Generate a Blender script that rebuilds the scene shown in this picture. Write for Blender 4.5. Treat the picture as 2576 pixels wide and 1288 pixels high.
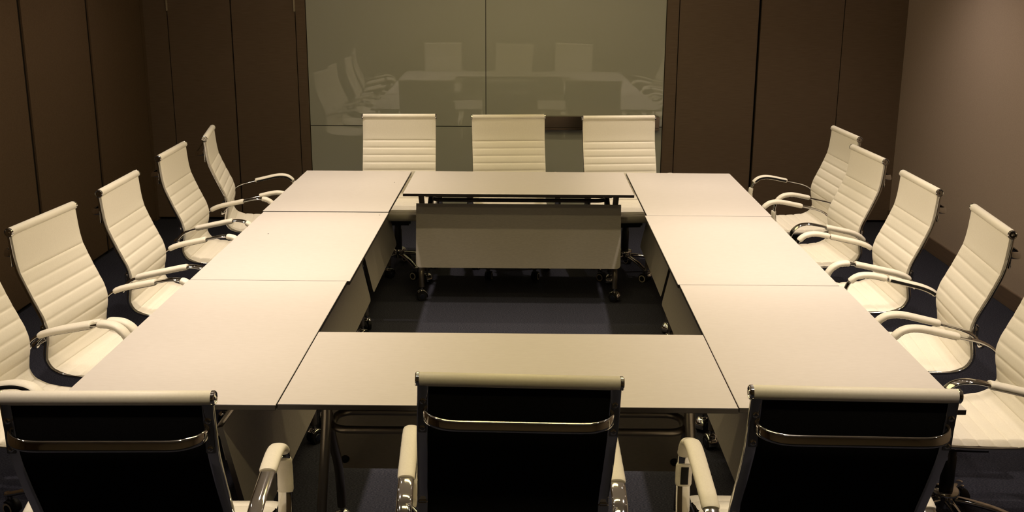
import bpy, bmesh, math, random
from math import sin, cos, pi, radians
from mathutils import Vector, Matrix
random.seed(7)
SC = bpy.context.scene
COL = SC.collection
for o in list(bpy.data.objects):
    bpy.data.objects.remove(o)

# ------------------------------------------------------------------ camera
F_PX, PITCH, YAW, ROLL, CAM_Z = 2728.84, 0.2580837, -0.0118073, -0.0046782, 2.043
cam_d = bpy.data.cameras.new('camera')
cam = bpy.data.objects.new('camera', cam_d)
COL.objects.link(cam)
cam_d.sensor_width = 36.0
cam_d.lens = F_PX / 2576.0 * 36.0
cam_d.clip_start = 0.05
fwd = Vector((sin(YAW) * cos(PITCH), cos(YAW) * cos(PITCH), -sin(PITCH)))
rgt = Vector((cos(YAW), -sin(YAW), 0))
dwn = fwd.cross(rgt)
r2 = cos(ROLL) * rgt + sin(ROLL) * dwn
d2 = -sin(ROLL) * rgt + cos(ROLL) * dwn
cm = Matrix((r2, -d2, -fwd)).transposed().to_4x4()
cm.translation = Vector((0, 0, CAM_Z))
cam.matrix_world = cm
SC.camera = cam

# ------------------------------------------------------------------ world, exposure, lights
world = bpy.data.worlds.new('world')
SC.world = world
world.use_nodes = True
world.node_tree.nodes['Background'].inputs[0].default_value = (0.02, 0.017, 0.014, 1)
world.node_tree.nodes['Background'].inputs[1].default_value = 0.3
SC.view_settings.view_transform = 'Standard'
SC.view_settings.look = 'None'
SC.view_settings.gamma = 1.0
SC.view_settings.use_curve_mapping = False
SC.view_settings.exposure = 0.0

CEIL = 2.75
SPOT_E = 92.0
SPOT_C = (1.0, 0.835, 0.69)
LINE_E = 7.2
LINE_C = (1.0, 0.80, 0.33)
ROWS = [1.8, 3.0, 4.15, 5.15, 6.15, 7.3]
ROW_K = [0.65, 0.90, 1.25, 1.72, 1.0, 1.15]
SPOT_X = [-2.25, -1.15, 1.15, 2.25]
SPOT_K = {-2.25: 0.16, -1.15: 1.0, 1.15: 1.0, 2.25: 0.22}


def spot_light(x, y, k):
    l = bpy.data.lights.new('downlight_lamp', 'SPOT')
    l.energy = SPOT_E * k
    l.color = SPOT_C
    l.spot_size = radians(78 if abs(x) < 2 else 115)
    l.spot_blend = 1.0
    l.shadow_soft_size = 0.035
    o = bpy.data.objects.new('downlight_lamp', l)
    o.location = (x, y, CEIL - 0.012)
    COL.objects.link(o)


def line_light(x, y):
    l = bpy.data.lights.new('linear_lamp', 'AREA')
    l.shape = 'RECTANGLE'
    l.size = 1.15
    l.size_y = 0.06
    l.energy = LINE_E
    l.color = LINE_C
    o = bpy.data.objects.new('linear_lamp', l)
    o.location = (x, y, CEIL - 0.03)
    COL.objects.link(o)


for _y, _k in zip(ROWS, ROW_K):
    for _x in SPOT_X:
        spot_light(_x, _y, 0.60 if (_x > 2 and _y > 7) else SPOT_K[_x] * _k * ((0.86 if _x > 0 else 1.06) if _y < 4.5 else 1.0))
    line_light(0.0, _y)


# ------------------------------------------------------------------ materials
def mat(name, base, rough=0.5, metal=0.0, spec=0.5, coat=0.0, emit=None, es=0.0):
    m = bpy.data.materials.new(name)
    m.use_nodes = True
    b = m.node_tree.nodes['Principled BSDF']
    b.inputs['Base Color'].default_value = (*base, 1)
    b.inputs['Roughness'].default_value = rough
    b.inputs['Metallic'].default_value = metal
    b.inputs['Specular IOR Level'].default_value = spec
    b.inputs['Coat Weight'].default_value = coat
    if emit:
        b.inputs['Emission Color'].default_value = (*emit, 1)
        b.inputs['Emission Strength'].default_value = es
    return m


def noisy(m, c1, c2, scale=(1, 1, 1), nscale=5.0, detail=4.0, lo=0.3, hi=0.7, bump=0.0, bdist=0.002, rough=0.5, space='Object', c3=None, n2=None):
    nt = m.node_tree
    b = nt.nodes['Principled BSDF']
    tc = nt.nodes.new('ShaderNodeTexCoord')
    mp = nt.nodes.new('ShaderNodeMapping')
    mp.inputs['Scale'].default_value = scale
    nt.links.new(tc.outputs[space], mp.inputs['Vector'])
    n = nt.nodes.new('ShaderNodeTexNoise')
    n.inputs['Scale'].default_value = nscale
    n.inputs['Detail'].default_value = detail
    n.inputs['Roughness'].default_value = rough
    nt.links.new(mp.outputs[0], n.inputs['Vector'])
    r = nt.nodes.new('ShaderNodeValToRGB')
    r.color_ramp.elements[0].position = lo
    r.color_ramp.elements[0].color = (*c1, 1)
    r.color_ramp.elements[1].position = hi
    r.color_ramp.elements[1].color = (*c2, 1)
    nt.links.new(n.outputs['Fac'], r.inputs['Fac'])
    nt.links.new(r.outputs['Color'], b.inputs['Base Color'])
    if bump:
        bp = nt.nodes.new('ShaderNodeBump')
        bp.inputs['Strength'].default_value = bump
        bp.inputs['Distance'].default_value = bdist
        nt.links.new(n.outputs['Fac'], bp.inputs['Height'])
        nt.links.new(bp.outputs[0], b.inputs['Normal'])
    return m


M = {}
M['leather'] = noisy(mat('white_leather', (.8, .76, .68), rough=0.42, spec=0.35), (.77, .725, .63), (.81, .765, .67),
                     nscale=180, detail=2, bump=0.08, bdist=0.0006)
M['mesh'] = noisy(mat('black_backing', (.006, .006, .007), rough=0.85, spec=0.12), (.004, .004, .005), (.008, .008, .009), nscale=400, detail=1)
M['chrome'] = mat('chrome', (.62, .61, .60), rough=0.07, metal=1.0)
M['chrome_dull'] = mat('satin_tube', (.24, .215, .19), rough=0.32, metal=0.85)
M['black'] = mat('black_plastic', (.010, .010, .011), rough=0.38, spec=0.4)
M['rubber'] = mat('black_rubber', (.008, .008, .009), rough=0.6, spec=0.3)
M['cream'] = mat('cream_caster_ring', (.55, .50, .40), rough=0.45)
M['cap'] = mat('navy_caster_hub', (.01, .013, .03), rough=0.4)
M['zip'] = noisy(mat('zipper_tape', (.012, .011, .012), rough=0.8, spec=0.2), (.008, .008, .008), (.02, .018, .018), nscale=600)
M['laminate'] = noisy(mat('greige_laminate', (.6, .54, .47), rough=0.45, spec=0.35), (.590, .548, .518), (.623, .581, .552),
                      scale=(3, 24, 24), nscale=11, detail=7, lo=0.32, hi=0.68, bump=0.03, bdist=0.0004)
M['laminate_cross'] = noisy(mat('greige_laminate_cross', (.6, .54, .47), rough=0.45, spec=0.35), (.590, .548, .518), (.623, .581, .552),
                            scale=(24, 3, 24), nscale=11, detail=7, lo=0.32, hi=0.68, bump=0.03, bdist=0.0004)
M['panel'] = noisy(mat('grey_panel_laminate', (.4, .36, .3), rough=0.5, spec=0.3), (.42, .385, .345), (.455, .42, .375),
                   scale=(4, 14, 14), nscale=12, detail=6, lo=0.35, hi=0.65)
M['edge'] = mat('dark_edge_band', (.016, .012, .012), rough=0.45)
M['carpet'] = noisy(mat('navy_carpet', (.03, .03, .045), rough=0.95, spec=0.1), (.015, .017, .028), (.112, .110, .138),
                    scale=(1, 2.4, 1), nscale=120, detail=7, lo=0.40, hi=0.80, bump=0.8, bdist=0.004, rough=0.7)
M['wood'] = noisy(mat('dark_wood_veneer', (.09, .055, .035), rough=0.42, spec=0.3), (.156, .109, .075), (.196, .139, .098),
                  scale=(1.2, 1.2, 34), nscale=8, detail=8, lo=0.3, hi=0.7, bump=0.02, bdist=0.0005)
M['partition'] = noisy(mat('brown_partition_fabric', (.12, .08, .05), rough=0.75, spec=0.15), (.120, .078, .047), (.145, .096, .060),
                       nscale=140, detail=3, bump=0.1, bdist=0.0006)
M['gap'] = mat('dark_joint', (.012, .009, .007), rough=0.8, spec=0.1)
M['plaster'] = noisy(mat('taupe_wallcovering', (.40, .32, .265), rough=0.85, spec=0.15), (.47, .37, .31), (.515, .41, .345),
                     nscale=120, detail=5, bump=0.12, bdist=0.001)
M['rearwall'] = mat('rear_wall_paint', (.34, .27, .20), rough=0.8)
M['baseboard'] = noisy(mat('brown_baseboard', (.17, .115, .08), rough=0.5), (.15, .10, .07), (.19, .13, .09), scale=(1, 1, 20), nscale=6)
M['glass'] = mat('back_painted_glass', (.55, .565, .505), rough=0.0, spec=0.72)
M['steel'] = noisy(mat('brushed_steel', (.42, .38, .34), rough=0.24, metal=1.0), (.24, .19, .16), (.30, .24, .20), scale=(2, 2, 60), nscale=20)
M['ceiling'] = mat('ceiling_paint', (.62, .60, .56), rough=0.9)
M['handle'] = mat('brass_pull', (.50, .43, .32), rough=0.45, metal=0.35)
M['lamp'] = mat('lamp_glow', (.8, .8, .8), emit=(1, .88, .78), es=18.0)
M['tube_lamp'] = mat('linear_lamp_glow', (.8, .8, .8), emit=(1, .88, .62), es=4.0)
M['trimw'] = mat('white_fixture_ring', (.7, .7, .68), rough=0.4)


# ------------------------------------------------------------------ helpers
def mesh_obj(name, verts, faces, mats, parent=None, smooth=True, fm=None, angle=None):
    me = bpy.data.meshes.new(name)
    me.from_pydata([tuple(v) for v in verts], [], faces)
    bm = bmesh.new()
    bm.from_mesh(me)
    bmesh.ops.recalc_face_normals(bm, faces=bm.faces)
    bm.to_mesh(me)
    bm.free()
    for m in (mats if isinstance(mats, (list, tuple)) else [mats]):
        me.materials.append(m)
    if fm:
        for p, k in zip(me.polygons, fm):
            p.material_index = k
    if smooth:
        for p in me.polygons:
            p.use_smooth = True
        me.set_sharp_from_angle(angle=radians(angle or 40))
    o = bpy.data.objects.new(name, me)
    COL.objects.link(o)
    if parent:
        o.parent = parent
    return o


class G:
    """collects geometry for one mesh"""
    def __init__(s):
        s.v, s.f, s.m = [], [], []

    def add(s, verts, faces, mi=0):
        n = len(s.v)
        s.v += [Vector(v) for v in verts]
        s.f += [tuple(i + n for i in f) for f in faces]
        s.m += [mi] * len(faces)
        return s

    def box(s, c, d, mi=0, bev=0.0):
        x, y, z = d[0] / 2, d[1] / 2, d[2] / 2
        b = min(bev, x * .9, y * .9, z * .9)
        if b <= 0:
            vs = [(c[0] + i * x, c[1] + j * y, c[2] + k * z) for i in (-1, 1) for j in (-1, 1) for k in (-1, 1)]
            fs = [(0, 1, 3, 2), (4, 6, 7, 5), (0, 4, 5, 1), (2, 3, 7, 6), (0, 2, 6, 4), (1, 5, 7, 3)]
            return s.add(vs, fs, mi)
        bm = bmesh.new()
        bmesh.ops.create_cube(bm, size=1, matrix=Matrix.Translation(c) @ Matrix.Diagonal((d[0], d[1], d[2], 1)))
        bmesh.ops.bevel(bm, geom=bm.edges[:], offset=b, segments=2, affect='EDGES')
        bm.verts.index_update()
        s.add([v.co.copy() for v in bm.verts], [tuple(v.index for v in f.verts) for f in bm.faces], mi)
        bm.free()
        return s

    def sweep(s, path, sec, up=(0, 0, 1), mi=0, caps=True, closed=False):
        """path: points, sec: list of (a,b) in (side, normal) frame, or function i->list; side = lateral reference"""
        n = len(path)
        P = [Vector(p) for p in path]
        rings = []
        for i in range(n):
            if closed:
                t = (P[(i + 1) % n] - P[i - 1]).normalized()
            else:
                t = (P[min(i + 1, n - 1)] - P[max(i - 1, 0)]).normalized()
            u = Vector(up)
            a = u - t * u.dot(t)
            if a.length < 1e-4:
                a = Vector((1, 0, 0)) - t * t.x
            a.normalize()
            b = t.cross(a)
            q = sec(i) if callable(sec) else sec
            rings.append([P[i] + a * x + b * y for x, y in q])
        k = len(rings[0])
        vs = [v for r in rings for v in r]
        fs = []
        for i in range(n if closed else n - 1):
            for j in range(k):
                fs.append((i * k + j, i * k + (j + 1) % k, ((i + 1) % n) * k + (j + 1) % k, ((i + 1) % n) * k + j))
        if caps and not closed:
            fs.append(tuple(range(k)))
            fs.append(tuple((n - 1) * k + j for j in range(k)))
        return s.add(vs, fs, mi)

    def tube(s, path, r, n=12, mi=0, caps=True, closed=False, up=(0, 0, 1)):
        if callable(r):
            sec = lambda i: [(r(i) * cos(2 * pi * j / n), r(i) * sin(2 * pi * j / n)) for j in range(n)]
        else:
            sec = [(r * cos(2 * pi * j / n), r * sin(2 * pi * j / n)) for j in range(n)]
        return s.sweep(path, sec, up=up, mi=mi, caps=caps, closed=closed)

    def lathe(s, prof, axis_o=(0, 0, 0), axis=(0, 0, 1), n=24, mi=0, mis=None):
        ax = Vector(axis).normalized()
        a = ax.orthogonal().normalized()
        b = ax.cross(a)
        o = Vector(axis_o)
        vs = []
        for r, h in prof:
            for j in range(n):
                t = 2 * pi * j / n
                vs.append(o + ax * h + (a * cos(t) + b * sin(t)) * max(r, 1e-5))
        base = len(s.v)
        s.v += vs
        for i in range(len(prof) - 1):
            for j in range(n):
                s.f.append((base + i * n + j, base + i * n + (j + 1) % n, base + (i + 1) * n + (j + 1) % n, base + (i + 1) * n + j))
                s.m.append(mis[i] if mis else mi)
        for e in (0, len(prof) - 1):
            if prof[e][0] > 1e-4:
                s.f.append(tuple(base + e * n + j for j in range(n)))
                s.m.append((mis[min(e, len(mis) - 1)]) if mis else mi)
        return s

    def build(s, name, mats, parent=None, smooth=True, angle=None):
        return mesh_obj(name, s.v, s.f, mats, parent, smooth, s.m, angle)


def tag(o, label=None, cat=None, group=None, kind=None):
    if label: o['label'] = label
    if cat: o['category'] = cat
    if group: o['group'] = group
    if kind: o['kind'] = kind
    return o


def empty(name, loc, rz=0.0):
    o = bpy.data.objects.new(name, None)
    o.empty_display_size = 0.1
    COL.objects.link(o)
    o.location = loc
    o.rotation_euler = (0, 0, rz)
    return o


def inst(o, parent):
    c = o.copy()
    COL.objects.link(c)
    c.parent = parent
    return c


def catmull(pts, n=8):
    P = [Vector(p) for p in pts]
    P = [P[0] * 2 - P[1]] + P + [P[-1] * 2 - P[-2]]
    out = []
    for i in range(1, len(P) - 2):
        for k in range(n):
            t = k / n
            a, b, c, d = P[i - 1], P[i], P[i + 1], P[i + 2]
            out.append(0.5 * ((2 * b) + (c - a) * t + (2 * a - 5 * b + 4 * c - d) * t * t + (3 * b - a - 3 * c + d) * t ** 3))
    out.append(P[-2].copy())
    return out


def resample(pts, step):
    L = [0]
    for a, b in zip(pts, pts[1:]):
        L.append(L[-1] + (b - a).length)
    n = max(2, int(round(L[-1] / step)) + 1)
    out = []
    j = 0
    for i in range(n):
        s = L[-1] * i / (n - 1)
        while j < len(L) - 2 and L[j + 1] < s:
            j += 1
        t = (s - L[j]) / max(L[j + 1] - L[j], 1e-9)
        out.append(pts[j].lerp(pts[j + 1], t))
    return out, L[-1]


def cut(pts, s0, s1, step=0.008):
    L = [0]
    for a, b in zip(pts, pts[1:]):
        L.append(L[-1] + (b - a).length)
    s1 = min(s1, L[-1])
    n = max(3, int((s1 - s0) / step) + 1)
    out = []
    for i in range(n):
        s = s0 + (s1 - s0) * i / (n - 1)
        j = 0
        while j < len(L) - 2 and L[j + 1] < s:
            j += 1
        out.append(pts[j].lerp(pts[j + 1], (s - L[j]) / max(L[j + 1] - L[j], 1e-9)))
    return out


def superell(a, b, n=16, e=2.6):
    out = []
    for j in range(n):
        t = 2 * pi * j / n
        c, s = cos(t), sin(t)
        out.append((a * math.copysign(abs(c) ** (2 / e), c), b * math.copysign(abs(s) ** (2 / e), s)))
    return out


# ------------------------------------------------------------------ room
WX0, WX1, WY0, WYB = -3.068, 3.056, -1.6, 8.9
BROT = 0.0114


def struct(o):
    o['kind'] = 'structure'
    return o


struct(G().box((0, 3.6, -0.03), (7.2, 11.6, 0.06)).build('floor', M['carpet'], smooth=False))
struct(G().box((0, 3.6, CEIL + 0.03), (7.2, 11.6, 0.06)).build('ceiling', M['ceiling'], smooth=False))
# right wall and its baseboard
struct(G().box((WX1 + 0.05, 3.6, CEIL / 2), (0.1, 11.2, CEIL)).build('wall_right', M['plaster'], smooth=False))
struct(G().box((WX1 - 0.007, 3.6, 0.055), (0.014, 10.7, 0.11), bev=0.002).build('baseboard_right', M['baseboard'], smooth=False))
struct(G().box((0, WY0 - 0.05, CEIL / 2), (6.4, 0.1, CEIL)).build('wall_rear', M['rearwall'], smooth=False))
# left wall: folding partition, wide leaves over dark joints
g = G()
g.box((WX0 - 0.07, 3.6, CEIL / 2), (0.06, 11.2, CEIL), 1)
ys = [8.80, 7.72, 6.685, 5.65, 4.615, 3.58, 2.545, 1.51, 0.475, -0.56, -1.6]
for a, b in zip(ys[1:], ys[:-1]):
    g.box((WX0 - 0.02, (a + b) / 2, 0.02 + (CEIL - 0.02) / 2), (0.04, b - a - 0.026, CEIL - 0.02), 0, bev=0.010)
    g.box((WX0 - 0.022, a, CEIL / 2), (0.03, 0.030, CEIL - 0.02), 1)
g.box((WX0 - 0.024, 8.87, CEIL / 2), (0.04, 0.13, CEIL), 0)
struct(g.build('wall_left', [M['partition'], M['gap']], smooth=False))
# back wall (slightly turned), boards over dark backing


def back(name, g, mats, smooth=False):
    o = g.build(name, mats, smooth=smooth)
    o.location = (0, WYB, 0)
    o.rotation_euler = (0, 0, BROT)
    return o


g = G()
g.box((0, 0.07, CEIL / 2), (6.6, 0.06, CEIL), 1)
for a, b in ((-3.10, -2.883), (-1.852, -1.772), (1.128, 1.226), (1.230, 1.866), (1.884, 2.548), (2.551, 3.08)):
    g.box(((a + b) / 2, 0.02, 0.02 + (CEIL - 0.02) / 2), (b - a - 0.003, 0.04, CEIL - 0.02), 0, bev=0.0015)
struct(back('wall_back', g, [M['wood'], M['gap']]))
for k, (a, b) in enumerate(((-2.880, -2.373), (-2.367, -1.855))):
    d = back('door_%d' % (k + 1), G().box(((a + b) / 2, 0.02, 0.02 + 2.5 / 2), (b - a - 0.004, 0.04, 2.5), 0, bev=0.002), M['wood'])
    struct(d)
    hx = a + 0.002 if k == 0 else b - 0.002
    G().box((hx, -0.004, 1.86), (0.012, 0.022, 0.30), bev=0.003).build('door_handle', M['handle'], d, smooth=False)
g = G().box((-2.3675, 0.02, 2.53 + (CEIL - 2.53) / 2), (1.03, 0.04, CEIL - 2.53), 0)
struct(back('trim_1', g, M['wood']))

# back painted glass board in three sheets
for (a, b, z0, z1, lab) in ((-1.768, -0.3275, 0.796, CEIL - 0.01, 'tall grey-green back-painted glass sheet left of the upright joint'),
                            (-0.3225, 1.124, 0.796, CEIL - 0.01, 'tall grey-green back-painted glass sheet right of the upright joint'),
                            (-1.768, 1.124, 0.02, 0.790, 'low grey-green back-painted glass sheet under the horizontal joint')):
    o = back('glass_panel', G().box(((a + b) / 2, 0.020, (z0 + z1) / 2), (b - a, 0.012, z1 - z0)), M['glass'])
    tag(o, lab, 'glass panel', 'back-painted glass sheets on the far wall')

# steel ledge fixed over the glass
t = empty('steel_ledge', (0.50, WYB + 0.0020, 0.79), BROT)
tag(t, 'long brushed steel ledge fixed to the glass behind the far chairs', 'ledge')
G().box((0, -0.016, 0.050), (1.19, 0.060, 0.090), bev=0.003).build('ledge_body', M['steel'], t, smooth=False)
G().box((0, -0.020, -0.006), (1.19, 0.068, 0.018), bev=0.003).build('ledge_lip', M['steel'], t, smooth=False)

# ------------------------------------------------------------------ ceiling fixtures
names_row = ['row behind the near chairs', 'row over the near chairs', 'third row from the near end', 'fourth row from the near end', 'row over the far tables', 'row over the far chairs']
names_x = ['beside the left wall', 'over the left tables', 'over the right tables', 'beside the right wall']
first_dl = None
for ri, y in enumerate(ROWS):
    for xi, x in enumerate(SPOT_X):
        t = empty('downlight', (x, y, CEIL))
        tag(t, 'recessed downlight, %s, %s' % (names_row[ri], names_x[xi]), 'ceiling light', 'recessed downlights')
        if first_dl is None:
            a = G().lathe([(0.042, 0), (0.060, -0.001), (0.062, -0.006), (0.044, -0.010), (0.040, -0.002)]).build('trim_ring', M['trimw'], t)
            b = G().lathe([(0.0, -0.003), (0.040, -0.003), (0.040, -0.0005), (0.0, -0.0005)]).build('lamp_face', M['lamp'], t)
            first_dl = (a, b)
        else:
            for p in first_dl:
                inst(p, t)
    t = empty('linear_light', (0, y, CEIL))
    tag(t, 'slim linear ceiling light, %s' % names_row[ri], 'ceiling light', 'linear ceiling lights')
    G().box((0, 0, -0.006), (1.24, 0.11, 0.012), bev=0.002).build('housing', M['trimw'], t, smooth=False)
    G().box((0, 0, -0.014), (1.16, 0.06, 0.006)).build('diffuser', M['tube_lamp'], t, smooth=False)


# ------------------------------------------------------------------ tables
TZ, TT = 0.725, 0.018


def rounded_bottom_panel(w, z0, z1, th, r=0.025):
    pts = [(-w / 2, z1), (-w / 2, z0 + r)]
    for k in range(1, 6):
        a = pi + (pi / 2) * k / 6
        pts.append((-w / 2 + r + r * cos(a), z0 + r + r * sin(a)))
    pts.append((-w / 2 + r, z0))
    pts.append((w / 2 - r, z0))
    for k in range(1, 6):
        a = -pi / 2 + (pi / 2) * k / 6
        pts.append((w / 2 - r + r * cos(a), z0 + r + r * sin(a)))
    pts += [(w / 2, z0 + r), (w / 2, z1)]
    n = len(pts)
    vs = [(x, -th / 2, z) for x, z in pts] + [(x, th / 2, z) for x, z in pts]
    fs = [tuple(range(n)), tuple(range(n, 2 * n))] + [(i, (i + 1) % n, n + (i + 1) % n, n + i) for i in range(n)]
    return vs, fs


def caster_geo(g, c, ang, r=0.027, w=0.044, ring=False):
    """twin-wheel caster standing at c (floor point), axle turned by ang; materials 0 wheel, 1 ring/hub, 2 metal"""
    ax = Vector((cos(ang), sin(ang), 0))
    o = Vector(c) + Vector((0, 0, r))
    for s in (-1, 1):
        prof = [(0.0, 0.004), (r * .9, 0.004), (r, 0.007), (r, w / 2 - 0.004), (r * .93, w / 2)]
        mis = [0, 0, 0, 0]
        if ring:
            prof += [(r * .66, w / 2 + 0.001), (r * .60, w / 2 - 0.001), (0.0, w / 2)]
            mis += [1, 0, 0]
        else:
            prof += [(r * .55, w / 2), (r * .5, w / 2 + 0.002), (0, w / 2 + 0.003)]
            mis += [0, 1, 1]
        g.lathe(prof, o, ax * s, n=20, mis=mis)
    # hood
    perp = Vector((-sin(ang), cos(ang), 0))
    path = []
    for k in range(9):
        a = radians(-15 + 150 * k / 8)
        path.append(o + perp * (cos(a) * (r + 0.004)) + Vector((0, 0, sin(a) * (r + 0.004))))
    g.sweep(path, superell(w * 0.46, 0.0035, 10), up=ax, mi=2 if not ring else 0)
    g.tube([o + Vector((0, 0, r)), o + Vector((0, 0, r + 0.022))], 0.008, mi=2)
    return o


TABLE_N = 0


def table(name_lab, cx, cy, L, D, rot, side_row=False, specks=(), user_in=0.085):
    """local: x along the length, user side -y, panel side +y"""
    t = empty('folding_table', (cx, cy, 0), rot)
    tag(t, name_lab, 'table', 'folding tables set in a closed rectangle')
    hx, hy = L / 2, D / 2
    top = G()
    top.box((0, 0, TZ - TT / 2), (L, D, TT), 0)
    o = top.build('tabletop', [M['laminate_cross' if side_row else 'laminate'], M['edge']], t, smooth=False)
    for p in o.data.polygons:
        if p.normal.z < 0.5:
            p.material_index = 1
    bv = o.modifiers.new('bevel', 'BEVEL')
    bv.width = 0.0015
    bv.segments = 1
    for wx, wy in specks:
        dx, dy = wx - cx, wy - cy
        lx, ly = dx * cos(rot) + dy * sin(rot), -dx * sin(rot) + dy * cos(rot)
        G().lathe([(0, 0), (0.0038, 0), (0.0030, 0.0010), (0, 0.0012)], (lx, ly, TZ), (0, 0, 1), n=10).build('screw_plug', M['black'], o)
    # modesty panel, leaning: top set back further than its foot
    PW, PT = L - 0.122, 0.018
    zb, zt, yb, yt = 0.228, 0.622, hy - 0.113, hy - 0.197
    tilt = math.atan2(yb - yt, zt - zb)
    hgt = math.hypot(yb - yt, zt - zb)
    vs, fs = rounded_bottom_panel(PW, 0.0, hgt, PT)
    vs = [(x, yb + y * cos(tilt) - z * sin(tilt), zb + z * cos(tilt) + y * sin(tilt)) for x, y, z in vs]
    n = len(fs)
    mp = mesh_obj('modesty_panel', vs, fs, [M['panel'], M['edge']], t, smooth=False, fm=[0, 0] + [1] * (n - 2))
    for s in (-1, 1):
        G().lathe([(0, -0.008), (0.013, -0.008), (0.016, 0), (0.013, 0.012), (0, 0.014)], (s * (PW / 2 - 0.045), yb - 0.020, 0.270), (0, -1, 0.1), n=14).build('knob', M['black'], mp)
    # splayed end frames: an upright towards the user and a curved leg running out to the panel side
    xa, xf = hx - 0.135, hx - 0.090
    for s in (-1, 1):
        ya = -hy + user_in + 0.030
        for foot, p in ((-hy + user_in, [(xa, ya, 0.690), (xa + .006, ya, 0.60), (xa + 0.028, ya - 0.012, 0.33), (xf, -hy + user_in, 0.088)]),
                        (hy - 0.157, [(xa + .002, ya + 0.010, 0.640), (xa + 0.014, ya + 0.13, 0.50), (xa + 0.030, hy - 0.285, 0.33), (xf, hy - 0.170, 0.19), (xf, hy - 0.157, 0.088)])):
            pts = catmull([(s * x, y, z) for x, y, z in p], 6)
            lg = G().tube(pts, 0.0170, 16, up=(1, 0, 0)).build('table_leg', M['chrome_dull'], t)
            cg = G()
            caster_geo(cg, (s * xf, foot + 0.004, 0), radians(20 + 50 * ((s + 1) / 2) + (35 if foot > 0 else -35)), r=0.031, w=0.046)
            cg.build('caster', [M['rubber'], M['cap'], M['chrome']], lg)
        G().box((s * (xa - 0.004), -0.02, 0.692), (0.040, D * 0.72, 0.030), bev=0.006).build('top_rail', M['chrome_dull'], t, smooth=False)
        px = PW / 2 - 0.035
        bk = G()
        bk.sweep([(s * px, hy - 0.135, 0.708), (s * px, hy - 0.150, 0.690), (s * px, yt - 0.006, 0.618), (s * px, yt + 0.012, 0.50)],
                 superell(0.018, 0.009, 12, 4), up=(1, 0, 0))
        bk.build('panel_bracket', M['chrome_dull'], t, smooth=False)
    # hairpin crossbar between the end frames
    w, y0, y1, r = xa - 0.006, -0.235, -0.085, 0.055
    loop = []
    for (qx, qy, a0) in ((w - r, y1 - r, 0), (-w + r, y1 - r, 90), (-w + r, y0 + r, 180), (w - r, y0 + r, 270)):
        for k in range(7):
            a = radians(a0 + 90 * k / 6)
            loop.append((qx + r * cos(a), qy + r * sin(a), 0.590))
    G().tube(loop, 0.0130, 12, closed=True).build('crossbar', M['chrome_dull'], t)
    G().tube([(-xa, 0.0, 0.662), (xa, 0.0, 0.662)], 0.0120, 12).build('tilt_beam', M['chrome_dull'], t)
    return t


def rect_table(lab, x0, x1, y0, y1, side, specks=()):
    cx, cy = (x0 + x1) / 2, (y0 + y1) / 2
    if side == 'L':     # user -x, panel +x
        return table(lab, cx, cy, y1 - y0, x1 - x0, -pi / 2, True, specks)
    if side == 'R':
        return table(lab, cx, cy, y1 - y0, x1 - x0, pi / 2, True, specks)
    if side == 'N':
        return table(lab, cx, cy, x1 - x0, y1 - y0, 0)
    return table(lab, cx, cy, x1 - x0, y1 - y0, pi, user_in=0.215)


rect_table('greige folding table at the near end of the left row', -1.468, -0.774, 3.145, 4.5425, 'L')
rect_table('greige folding table in the middle of the left row', -1.464, -0.762, 4.544, 5.922, 'L', ((-1.317, 5.403), (-0.804, 5.859)))
rect_table('greige folding table at the far end of the left row', -1.474, -0.766, 5.942, 7.215, 'L', ((-0.834, 6.811),))
rect_table('greige folding table at the near end of the right row', 0.674, 1.380, 3.160, 4.526, 'R')
rect_table('greige folding table in the middle of the right row', 0.668, 1.367, 4.533, 5.893, 'R')
rect_table('greige folding table at the far end of the right row', 0.680, 1.374, 5.903, 7.208, 'R')
rect_table('greige folding table joining both rows at the near end', -0.770, 0.671, 3.153, 3.857, 'N')
rect_table('greige folding table joining both rows at the far end, its modesty panel facing the camera', -0.742, 0.664, 6.464, 7.222, 'F')

# ------------------------------------------------------------------ chairs
PROF = [(-0.344, 1.030), (-0.3395, 0.975), (-0.333, 0.915), (-0.3225, 0.868), (-0.304, 0.820), (-0.283, 0.770), (-0.260, 0.720), (-0.241, 0.675),
        (-0.2325, 0.630), (-0.236, 0.590), (-0.245, 0.545), (-0.247, 0.510), (-0.229, 0.476), (-0.190, 0.4565), (-0.13, 0.4495), (-0.05, 0.446),
        (0.05, 0.447), (0.14, 0.451), (0.205, 0.451), (0.236, 0.4475), (0.252, 0.439), (0.253, 0.427), (0.242, 0.420)]
prof3 = catmull([(x, 0, z) for x, z in PROF], 6)
prof_rs, PLEN = resample(prof3, 0.004)
HW = 0.2570


def prof_arc(z_or_x):
    pass


def normals2(P):
    out = []
    n = len(P)
    for i in range(n):
        t = (P[min(i + 1, n - 1)] - P[max(i - 1, 0)]).normalized()
        # front/up normal: rotate tangent (travelling down the back then forward)
        out.append(Vector((-t.z, 0, t.x)))
    return out


PN = normals2(prof_rs)
# arclength of the first rib
acc = [0]
for a, b in zip(prof_rs, prof_rs[1:]):
    acc.append(acc[-1] + (b - a).length)
i_rib = min(range(len(prof_rs)), key=lambda i: abs(prof_rs[i].z - 0.868) + (0 if i < 120 else 9))
S_RIB = acc[i_rib]
RIB = 0.0535
i_split = min(range(len(prof_rs)), key=lambda i: abs(acc[i] - (S_RIB + RIB * 8)))


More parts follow.
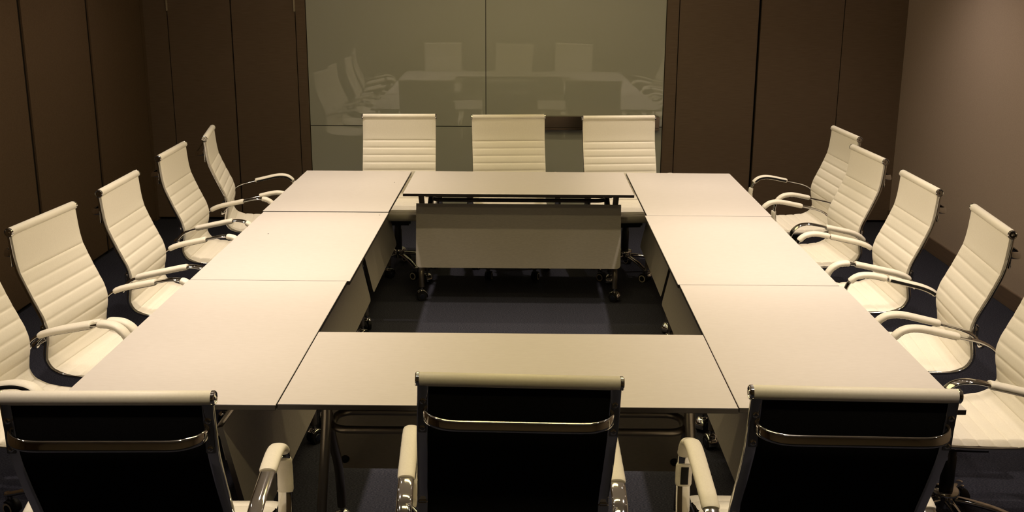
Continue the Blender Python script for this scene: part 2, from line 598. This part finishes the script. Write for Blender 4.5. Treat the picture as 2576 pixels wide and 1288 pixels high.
def sling(i0, i1, name, parent, mats):
    idx = list(range(i0, i1 + 1))
    NL = 22
    lat = []
    for j in range(NL + 1):
        u = -1 + 2 * j / NL
        lat.append(math.copysign(1 - (1 - abs(u)) ** 1.5, u))
    vs, fs = [], []
    th = 0.007
    for i in idx:
        P, N = prof_rs[i], PN[i]
        s = acc[i] - S_RIB
        if s > 0 and acc[i] < PLEN - 0.030:
            ph = (s % RIB) / RIB
            d = min(ph, 1 - ph) * RIB
            puff = 0.0052 * (1 - math.exp(-(d / 0.0055)))
        elif s <= 0:
            puff = 0.0052 * (1 - math.exp(-(-s / 0.0055)))
        else:
            puff = 0.0052
        seat = min(1, max(0, (acc[i] - 0.60) / 0.12)) * min(1, max(0, (PLEN - 0.04 - acc[i]) / 0.06))
        for u in lat:
            e = abs(u)
            edge = max(0, (e - 0.90) / 0.10)
            k = (1 - edge ** 2 * 0.75)
            drop = seat * 0.013 * max(0, (e - 0.87) / 0.13) ** 1.4
            vs.append(P + N * (0.004 + puff * k - drop) + Vector((0, u * HW, 0)))
    nrow = NL + 1
    for a in range(len(idx) - 1):
        for j in range(NL):
            fs.append((a * nrow + j, a * nrow + j + 1, (a + 1) * nrow + j + 1, (a + 1) * nrow + j))
    nb = len(vs)
    for a, i in enumerate(idx):
        P, N = prof_rs[i], PN[i]
        vs.append(P - N * th * .45 + Vector((0, -HW * .995, 0)))
        vs.append(P - N * th * .45 + Vector((0, HW * .995, 0)))
    for a in range(len(idx) - 1):
        fs.append((nb + 2 * a, nb + 2 * a + 1, nb + 2 * a + 3, nb + 2 * a + 2))
        fs.append((a * nrow, (a + 1) * nrow, nb + 2 * a + 2, nb + 2 * a))
        fs.append((a * nrow + NL, (a + 1) * nrow + NL, nb + 2 * a + 3, nb + 2 * a + 1))
    for a in (0, len(idx) - 1):
        fs.append(tuple([a * nrow + j for j in range(nrow)] + [nb + 2 * a + 1, nb + 2 * a]))
    return mesh_obj(name, vs, fs, mats, parent, smooth=True, angle=60)


ARMC = [(-0.268, 0, 0.583), (-0.243, 0, 0.612), (-0.215, 0, 0.634), (-0.170, 0, 0.652), (-0.11, 0, 0.666), (-0.03, 0, 0.683), (0.04, 0, 0.697), (0.083, 0, 0.699),
        (0.120, 0, 0.690), (0.150, 0, 0.664), (0.166, 0, 0.625), (0.170, 0, 0.57), (0.162, 0, 0.51), (0.146, 0, 0.455), (0.132, 0, 0.425)]
arm_path = catmull(ARMC, 6)
ARM_Y = 0.296
CH = {}


def chair_parts():
    """build the shared meshes of one chair, returns dict of source objects (unparented templates live in the first chair)"""
    pass


SRC = {}


def part(name, builder, parent, key=None, top=None):
    k = key or name
    if k in SRC:
        c = inst(SRC[k], parent)
        c.rotation_euler = (0, 0, 0)
        return c
    o = builder()
    o.parent = parent
    SRC[k] = o
    return o


def b_rail(s):
    def f():
        g = G()
        pts = []
        for i in range(0, len(prof_rs), 3):
            pts.append(prof_rs[i] - PN[i] * 0.0090 + Vector((0, s * 0.2450, 0)))
        g.sweep(pts, superell(0.0145, 0.0078, 14, 3.0), up=(0, 1, 0))
        # armrest clamp on the rear of the rail
        g.box((-0.257, s * 0.2445, 0.610), (0.016, 0.027, 0.085), bev=0.004)
        return g.build('side_frame', M['chrome'])
    return f


def b_backing():
    g = G()
    vs, fs = [], []
    idx = list(range(2, i_split + 30, 3))
    for i in idx:
        P, N = prof_rs[i], PN[i]
        for y in (-0.233, 0.233):
            vs.append(P - N * 0.0045 + Vector((0, y, 0)))
            vs.append(P - N * 0.0075 + Vector((0, y, 0)))
    for a in range(len(idx) - 1):
        b = a * 4
        c = b + 4
        fs += [(b, b + 2, c + 2, c), (b + 1, b + 3, c + 3, c + 1), (b, b + 1, c + 1, c), (b + 2, b + 3, c + 3, c + 2)]
    fs += [(0, 1, 3, 2), tuple(len(vs) - 4 + q for q in (0, 1, 3, 2))]
    return mesh_obj('back_panel', vs, fs, M['mesh'])


def b_roll():
    g = G()
    r = 0.0180
    c = Vector((-0.3475, 0, 1.036))
    g.lathe([(r - .003, -0.257), (r, -0.253), (r, 0.253), (r - .003, 0.257)], c, (0, 1, 0), n=28)
    return g.build('head_roll', M['leather'])


def b_cap(s):
    def f():
        r = 0.0185
        c = Vector((-0.3475, 0, 1.036))
        return G().lathe([(r * .9, 0.2535), (r, 0.2555), (r, 0.262), (r * .86, 0.2645), (r * .72, 0.2640), (r * .66, 0.2620), (r * .36, 0.2620), (r * .28, 0.2645), (0, 0.265)],
                         c, (0, s, 0), n=24).build('end_cap', M['chrome'])
    return f


def b_handle():
    pts = [(-0.350, -0.240, 0.948), (-0.372, -0.236, 0.946), (-0.392, -0.222, 0.943), (-0.406, -0.196, 0.940), (-0.410, -0.165, 0.938), (-0.411, -0.10, 0.938)]
    pts = pts + [(x, -y, z) for x, y, z in reversed(pts)]
    pts = catmull(pts, 4)
    g = G()
    g.sweep(pts, superell(0.0145, 0.0060, 20, 3.0), up=(0.27, 0, 1))
    return g.build('back_handle', M['chrome'])


def b_plate(s):
    def f():
        g = G()
        g.box((-0.354, s * 0.2445, 0.943), (0.0045, 0.024, 0.100), bev=0.0022)
        for dz in (-0.037, 0.037):
            g.lathe([(0.0080, 0), (0.0075, 0.003), (0.0045, 0.0042), (0.0040, 0.002), (0, 0.002)], (-0.356, s * 0.2445, 0.943 + dz), (-1, 0, 0), n=14)
        return g.build('mounting_plate', M['chrome'], angle=30)
    return f


def b_arm(s):
    def f():
        g = G()
        pts = [p + Vector((0, s * ARM_Y, 0)) for p in cut(arm_path, 0, 9, 0.009)]
        n = len(pts)

        def sec(i):
            k = min(1, 0.60 + i / 6)
            return superell(0.0215 * k, 0.0068 * min(1, k + .3), 16, 2.3)
        g.sweep(pts, sec, up=(0, 1, 0))
        # ball and post to the side frame
        g.lathe([(0, -0.016), (0.010, -0.014), (0.014, -0.006), (0.014, 0.006), (0.010, 0.014), (0, 0.016)], (-0.266, s * ARM_Y, 0.584), (0, 1, 0), n=18)
        g.tube([(-0.266, s * ARM_Y, 0.584), (-0.258, s * 0.250, 0.590)], 0.0085, 12)
        # foot going in under the seat
        e = pts[-1]
        g.tube([e, e + Vector((-0.02, -s * 0.03, -0.022)), e + Vector((-0.05, -s * 0.12, -0.026)), e + Vector((-0.09, -s * 0.21, -0.026))], 0.010, 12)
        return g.build('armrest', M['chrome'])
    return f


SLV = {}


def add_sleeve(arm, s, s0, s1, zang, wide=1.0):
    key = (s, round(s0, 3), round(s1, 3), zang)
    if key in SLV:
        a, b = SLV[key]
        inst(a, arm)
        if b: inst(b, arm)
        return
    rnd = random.Random(hash((s, int(s0 * 1000), int(s1 * 1000), int(zang))) & 0xffff)
    pts = [p + Vector((0, s * ARM_Y, 0)) for p in cut(arm_path, s0, s1, 0.006)]
    n = len(pts)
    w = [rnd.uniform(-1, 1) for _ in range(n + 4)]
    A, B, K = 0.0252, 0.0138, 28
    bend = [0.0] * n
    for i in range(1, n - 1):
        t0 = (pts[i] - pts[i - 1]).normalized()
        t1 = (pts[i + 1] - pts[i]).normalized()
        bend[i] = (t1 - t0).length

    def sec(i):
        q = []
        end = 1.0 - (0.10 if i in (0, n - 1) else 0.0)
        wr = 0.0006 + 0.010 * min(0.12, bend[i])
        for j, (a, b) in enumerate(superell(A, B, K, 2.2)):
            t = 2 * pi * j / K
            # underside wrinkles, droop where the cover closes
            under = max(0, cos(t - pi * 1.5))
            k = 1 + (wr / B) * (w[i] * under + 0.3 * w[i + 2] * sin(2 * t + i))
            q.append((a * k * end, b * k * end))
        return q
    g = G().sweep(pts, sec, up=(0, 1, 0))
    so = g.build('arm_sleeve', M['leather'], arm, angle=55)
    # zipper tape following the sleeve at angle zang (0 = outward side, 90 = top, 270 = under)
    zp = G()
    z = radians(zang)
    band = 0.42

    def zsec(i):
        out = []
        m = 6
        for k in range(m + 1):
            t = z - band + 2 * band * k / m
            c, sn = cos(t), sin(t)
            a = (A + 0.0012) * math.copysign(abs(c) ** (2 / 2.2), c)
            b = (B + 0.0012) * math.copysign(abs(sn) ** (2 / 2.2), sn)
            out.append((a, b))
        for k in range(m, -1, -1):
            t = z - band + 2 * band * k / m
            c, sn = cos(t), sin(t)
            out.append(((A - 0.002) * math.copysign(abs(c) ** (2 / 2.2), c), (B - 0.002) * math.copysign(abs(sn) ** (2 / 2.2), sn)))
        return out
    zp.sweep(pts[1:-1], zsec, up=(0, 1, 0))
    zo = zp.build('zipper', M['zip'], arm)
    SLV[key] = (so, zo)


def b_mech():
    g = G()
    g.box((-0.02, 0, 0.405), (0.24, 0.17, 0.040), bev=0.010)
    g.box((0.0, 0, 0.372), (0.24, 0.19, 0.045), bev=0.012)
    g.box((0.06, 0, 0.425), (0.045, 0.44, 0.014), bev=0.004)
    g.box((-0.12, 0, 0.425), (0.045, 0.44, 0.014), bev=0.004)
    return g.build('seat_mechanism', M['black'], smooth=False)


def b_lever():
    g = G()
    g.tube([(0.02, -0.07, 0.395), (0.02, -0.16, 0.392), (0.012, -0.21, 0.380), (0.005, -0.235, 0.366)], 0.0055, 10)
    g.lathe([(0, -0.008), (0.008, -0.006), (0.010, 0), (0.008, 0.006), (0, 0.008)], (0.004, -0.240, 0.362), (0, 1, 0), n=12)
    return g.build('tilt_lever', M['chrome'])


def b_column():
    g = G()
    g.lathe([(0.024, 0.150), (0.026, 0.155), (0.026, 0.300), (0.023, 0.304), (0.023, 0.360), (0.030, 0.362), (0.030, 0.385)], n=24)
    return g.build('gas_column', M['black'])


def b_hub():
    g = G()
    g.lathe([(0.026, 0.168), (0.045, 0.166), (0.050, 0.160), (0.050, 0.150), (0.044, 0.146), (0.038, 0.128), (0.036, 0.100), (0.026, 0.094), (0.0, 0.094)], n=32)
    return g.build('base_hub', M['chrome'])


def b_leg():
    g = G()
    pts = catmull([(0.030, 0, 0.128), (0.09, 0, 0.122), (0.17, 0, 0.108), (0.235, 0, 0.088), (0.275, 0, 0.076)], 5)
    n = len(pts)
    g.sweep(pts, lambda i: superell(0.0185 - 0.005 * i / (n - 1), 0.0125 - 0.004 * i / (n - 1), 14, 2.3), up=(0, 1, 0))
    g.lathe([(0, 0.058), (0.012, 0.058), (0.012, 0.086), (0, 0.088)], (0.268, 0, 0), n=14)
    return g.build('base_leg', M['chrome'])


def b_caster(k):
    def f():
        g = G()
        a = radians((35, 140, 80, 10, 115)[k])
        caster_geo(g, (0.268 + 0.016 * cos(a + pi / 2), 0.016 * sin(a + pi / 2), 0), a, r=0.0265, w=0.046, ring=True)
        return g.build('caster', [M['rubber'], M['cream'], M['chrome']])
    return f


DEF = [(.09, .32, 270), (.36, .56, 270)]


def chair(lab, group, x, y, rotdeg, base=0.0, left=DEF, right=DEF, roll=0.0):
    t = empty('office_chair', (x, y, 0), radians(rotdeg))
    tag(t, lab, 'chair', group)
    part('backrest', lambda: sling(1, i_split, 'backrest', None, M['leather']), t)
    part('seat', lambda: sling(i_split, len(prof_rs) - 1, 'seat', None, M['leather']), t)
    part('back_panel', b_backing, t)
    hr = part('head_roll', b_roll, t)
    for s in (-1, 1):
        part('end_cap', b_cap(s), hr, 'cap%d' % s)
        part('side_frame', b_rail(s), t, 'rail%d' % s)
    hb = part('back_handle', b_handle, t)
    for s in (-1, 1):
        part('mounting_plate', b_plate(s), hb, 'plate%d' % s)
    for s, sl in ((1, left), (-1, right)):
        a = part('armrest', b_arm(s), t, 'arm%d' % s)
        for (s0, s1, zz) in sl:
            add_sleeve(a, s, s0, s1, zz if s > 0 else (180 - zz) % 360)
    part('seat_mechanism', b_mech, t)
    part('tilt_lever', b_lever, t)
    part('gas_column', b_column, t)
    part('base_hub', b_hub, t)
    for k in range(5):
        if k == 0 and 'leg' not in SRC:
            lg = part('base_leg', b_leg, t, 'leg')
        else:
            lg = inst(SRC['leg'], t)
        lg.rotation_euler = (0, 0, radians(base - rotdeg + 72 * k))
        part('caster', b_caster(k), lg, 'caster%d' % k)
    if roll:      # the seat shell sits a little askew on its column
        for c in t.children:
            if not c.name.startswith(('base_', 'gas_column')):
                c.rotation_euler.x = radians(roll)
    return t


GL = 'white office chairs along the left row of tables'
GR = 'white office chairs along the right row of tables'
GN = 'white office chairs at the near end, backs to the camera'
GF = 'white office chairs at the far end, in front of the glass'
Z0, ZT, ZU = 0, 180, 270
# left row, near to far (facing +x: near arm is its right)
chair('white ribbed office chair in the left row, cut off by the left picture edge', GL, -1.728, 3.712, -7.2, 20, roll=1.8,
      left=[(.085, .315, 270), (.345, .56, 270)], right=[(.20, .55, 0)])
chair('white ribbed office chair in the left row, nearest one seen whole', GL, -1.656, 4.342, -5.0, 40,
      left=[(.08, .28, 250), (.40, .56, 270)], right=[(.085, .315, 270), (.345, .56, 270)])
chair('white ribbed office chair in the left row, third from the near end', GL, -1.620, 5.146, 0.8, 10,
      left=[(.07, .27, 270), (.38, .54, 270)], right=[(.10, .345, 270), (.43, .58, 270)])
chair('white ribbed office chair in the left row, fourth from the near end', GL, -1.664, 6.102, 1.5, 55,
      left=[(.065, .27, 270), (.385, .54, 270)], right=[(.14, .345, 270), (.42, .58, 270)])
chair('white ribbed office chair at the far end of the left row, by the corner', GL, -1.659, 6.862, 10.4, 30,
      left=[(.20, .46, 200), (.47, .60, 270)], right=[(.26, .47, 270)])
# right row, near to far (facing -x: near arm is its left)
chair('white ribbed office chair in the right row, cut off by the right picture edge', GR, 1.590, 3.738, 177.5, -15, roll=1.0,
      left=[(.055, .30, 270), (.50, .62, 270)], right=[(.20, .465, 270)])
chair('white ribbed office chair in the right row, nearest one seen whole', GR, 1.613, 4.494, 174.3, -27,
      left=[(.20, .465, 270), (.52, .62, 270)], right=[(.05, .275, 180), (.285, .455, 270)])
chair('white ribbed office chair in the right row, third from the near end', GR, 1.605, 5.298, 180.2, 12,
      left=[(.055, .33, 270), (.36, .50, 270)], right=[(.055, .285, 270), (.292, .46, 270)])
chair('white ribbed office chair in the right row, fourth from the near end', GR, 1.607, 6.124, 183.4, 40,
      left=[(.03, .265, 270), (.55, .65, 270)], right=[(.215, .46, 270)])
chair('white ribbed office chair at the far end of the right row', GR, 1.708, 6.934, 182.6, 5,
      left=[(.25, .47, 270), (.53, .62, 270)], right=[(.225, .46, 185), (.50, .60, 270)])
# far end, left to right
chair('leftmost white office chair at the far end, before the glass', GF, -0.878, 7.315, -87.5, 15)
chair('middle white office chair at the far end, before the glass', GF, -0.088, 7.315, -84.6, -54)
chair('rightmost white office chair at the far end, before the glass and steel ledge', GF, 0.696, 7.305, -83.9, 10)
# near end, left to right (left arm is screen left)
chair('leftmost near office chair with black back, zipped arm cover slipped forward', GN, -1.001, 2.786, 90.3, 20, roll=-0.5,
      left=DEF, right=[(.27, .46, 190), (.49, .60, 190)])
chair('middle near office chair with black back to the camera', GN, -0.0565, 2.921, 92.5, 50, roll=1.8,
      left=[(.15, .43, 190), (.47, .6, 180)], right=[(.15, .43, 190), (.47, .6, 180)])
chair('rightmost near office chair with black back, long cover on its left arm', GN, 0.774, 2.854, 92.4, 35, roll=1.6,
      left=[(.09, .400, 270), (.418, .50, 180), (.53, .60, 270)], right=[(.10, .33, 270), (.36, .55, 270)])
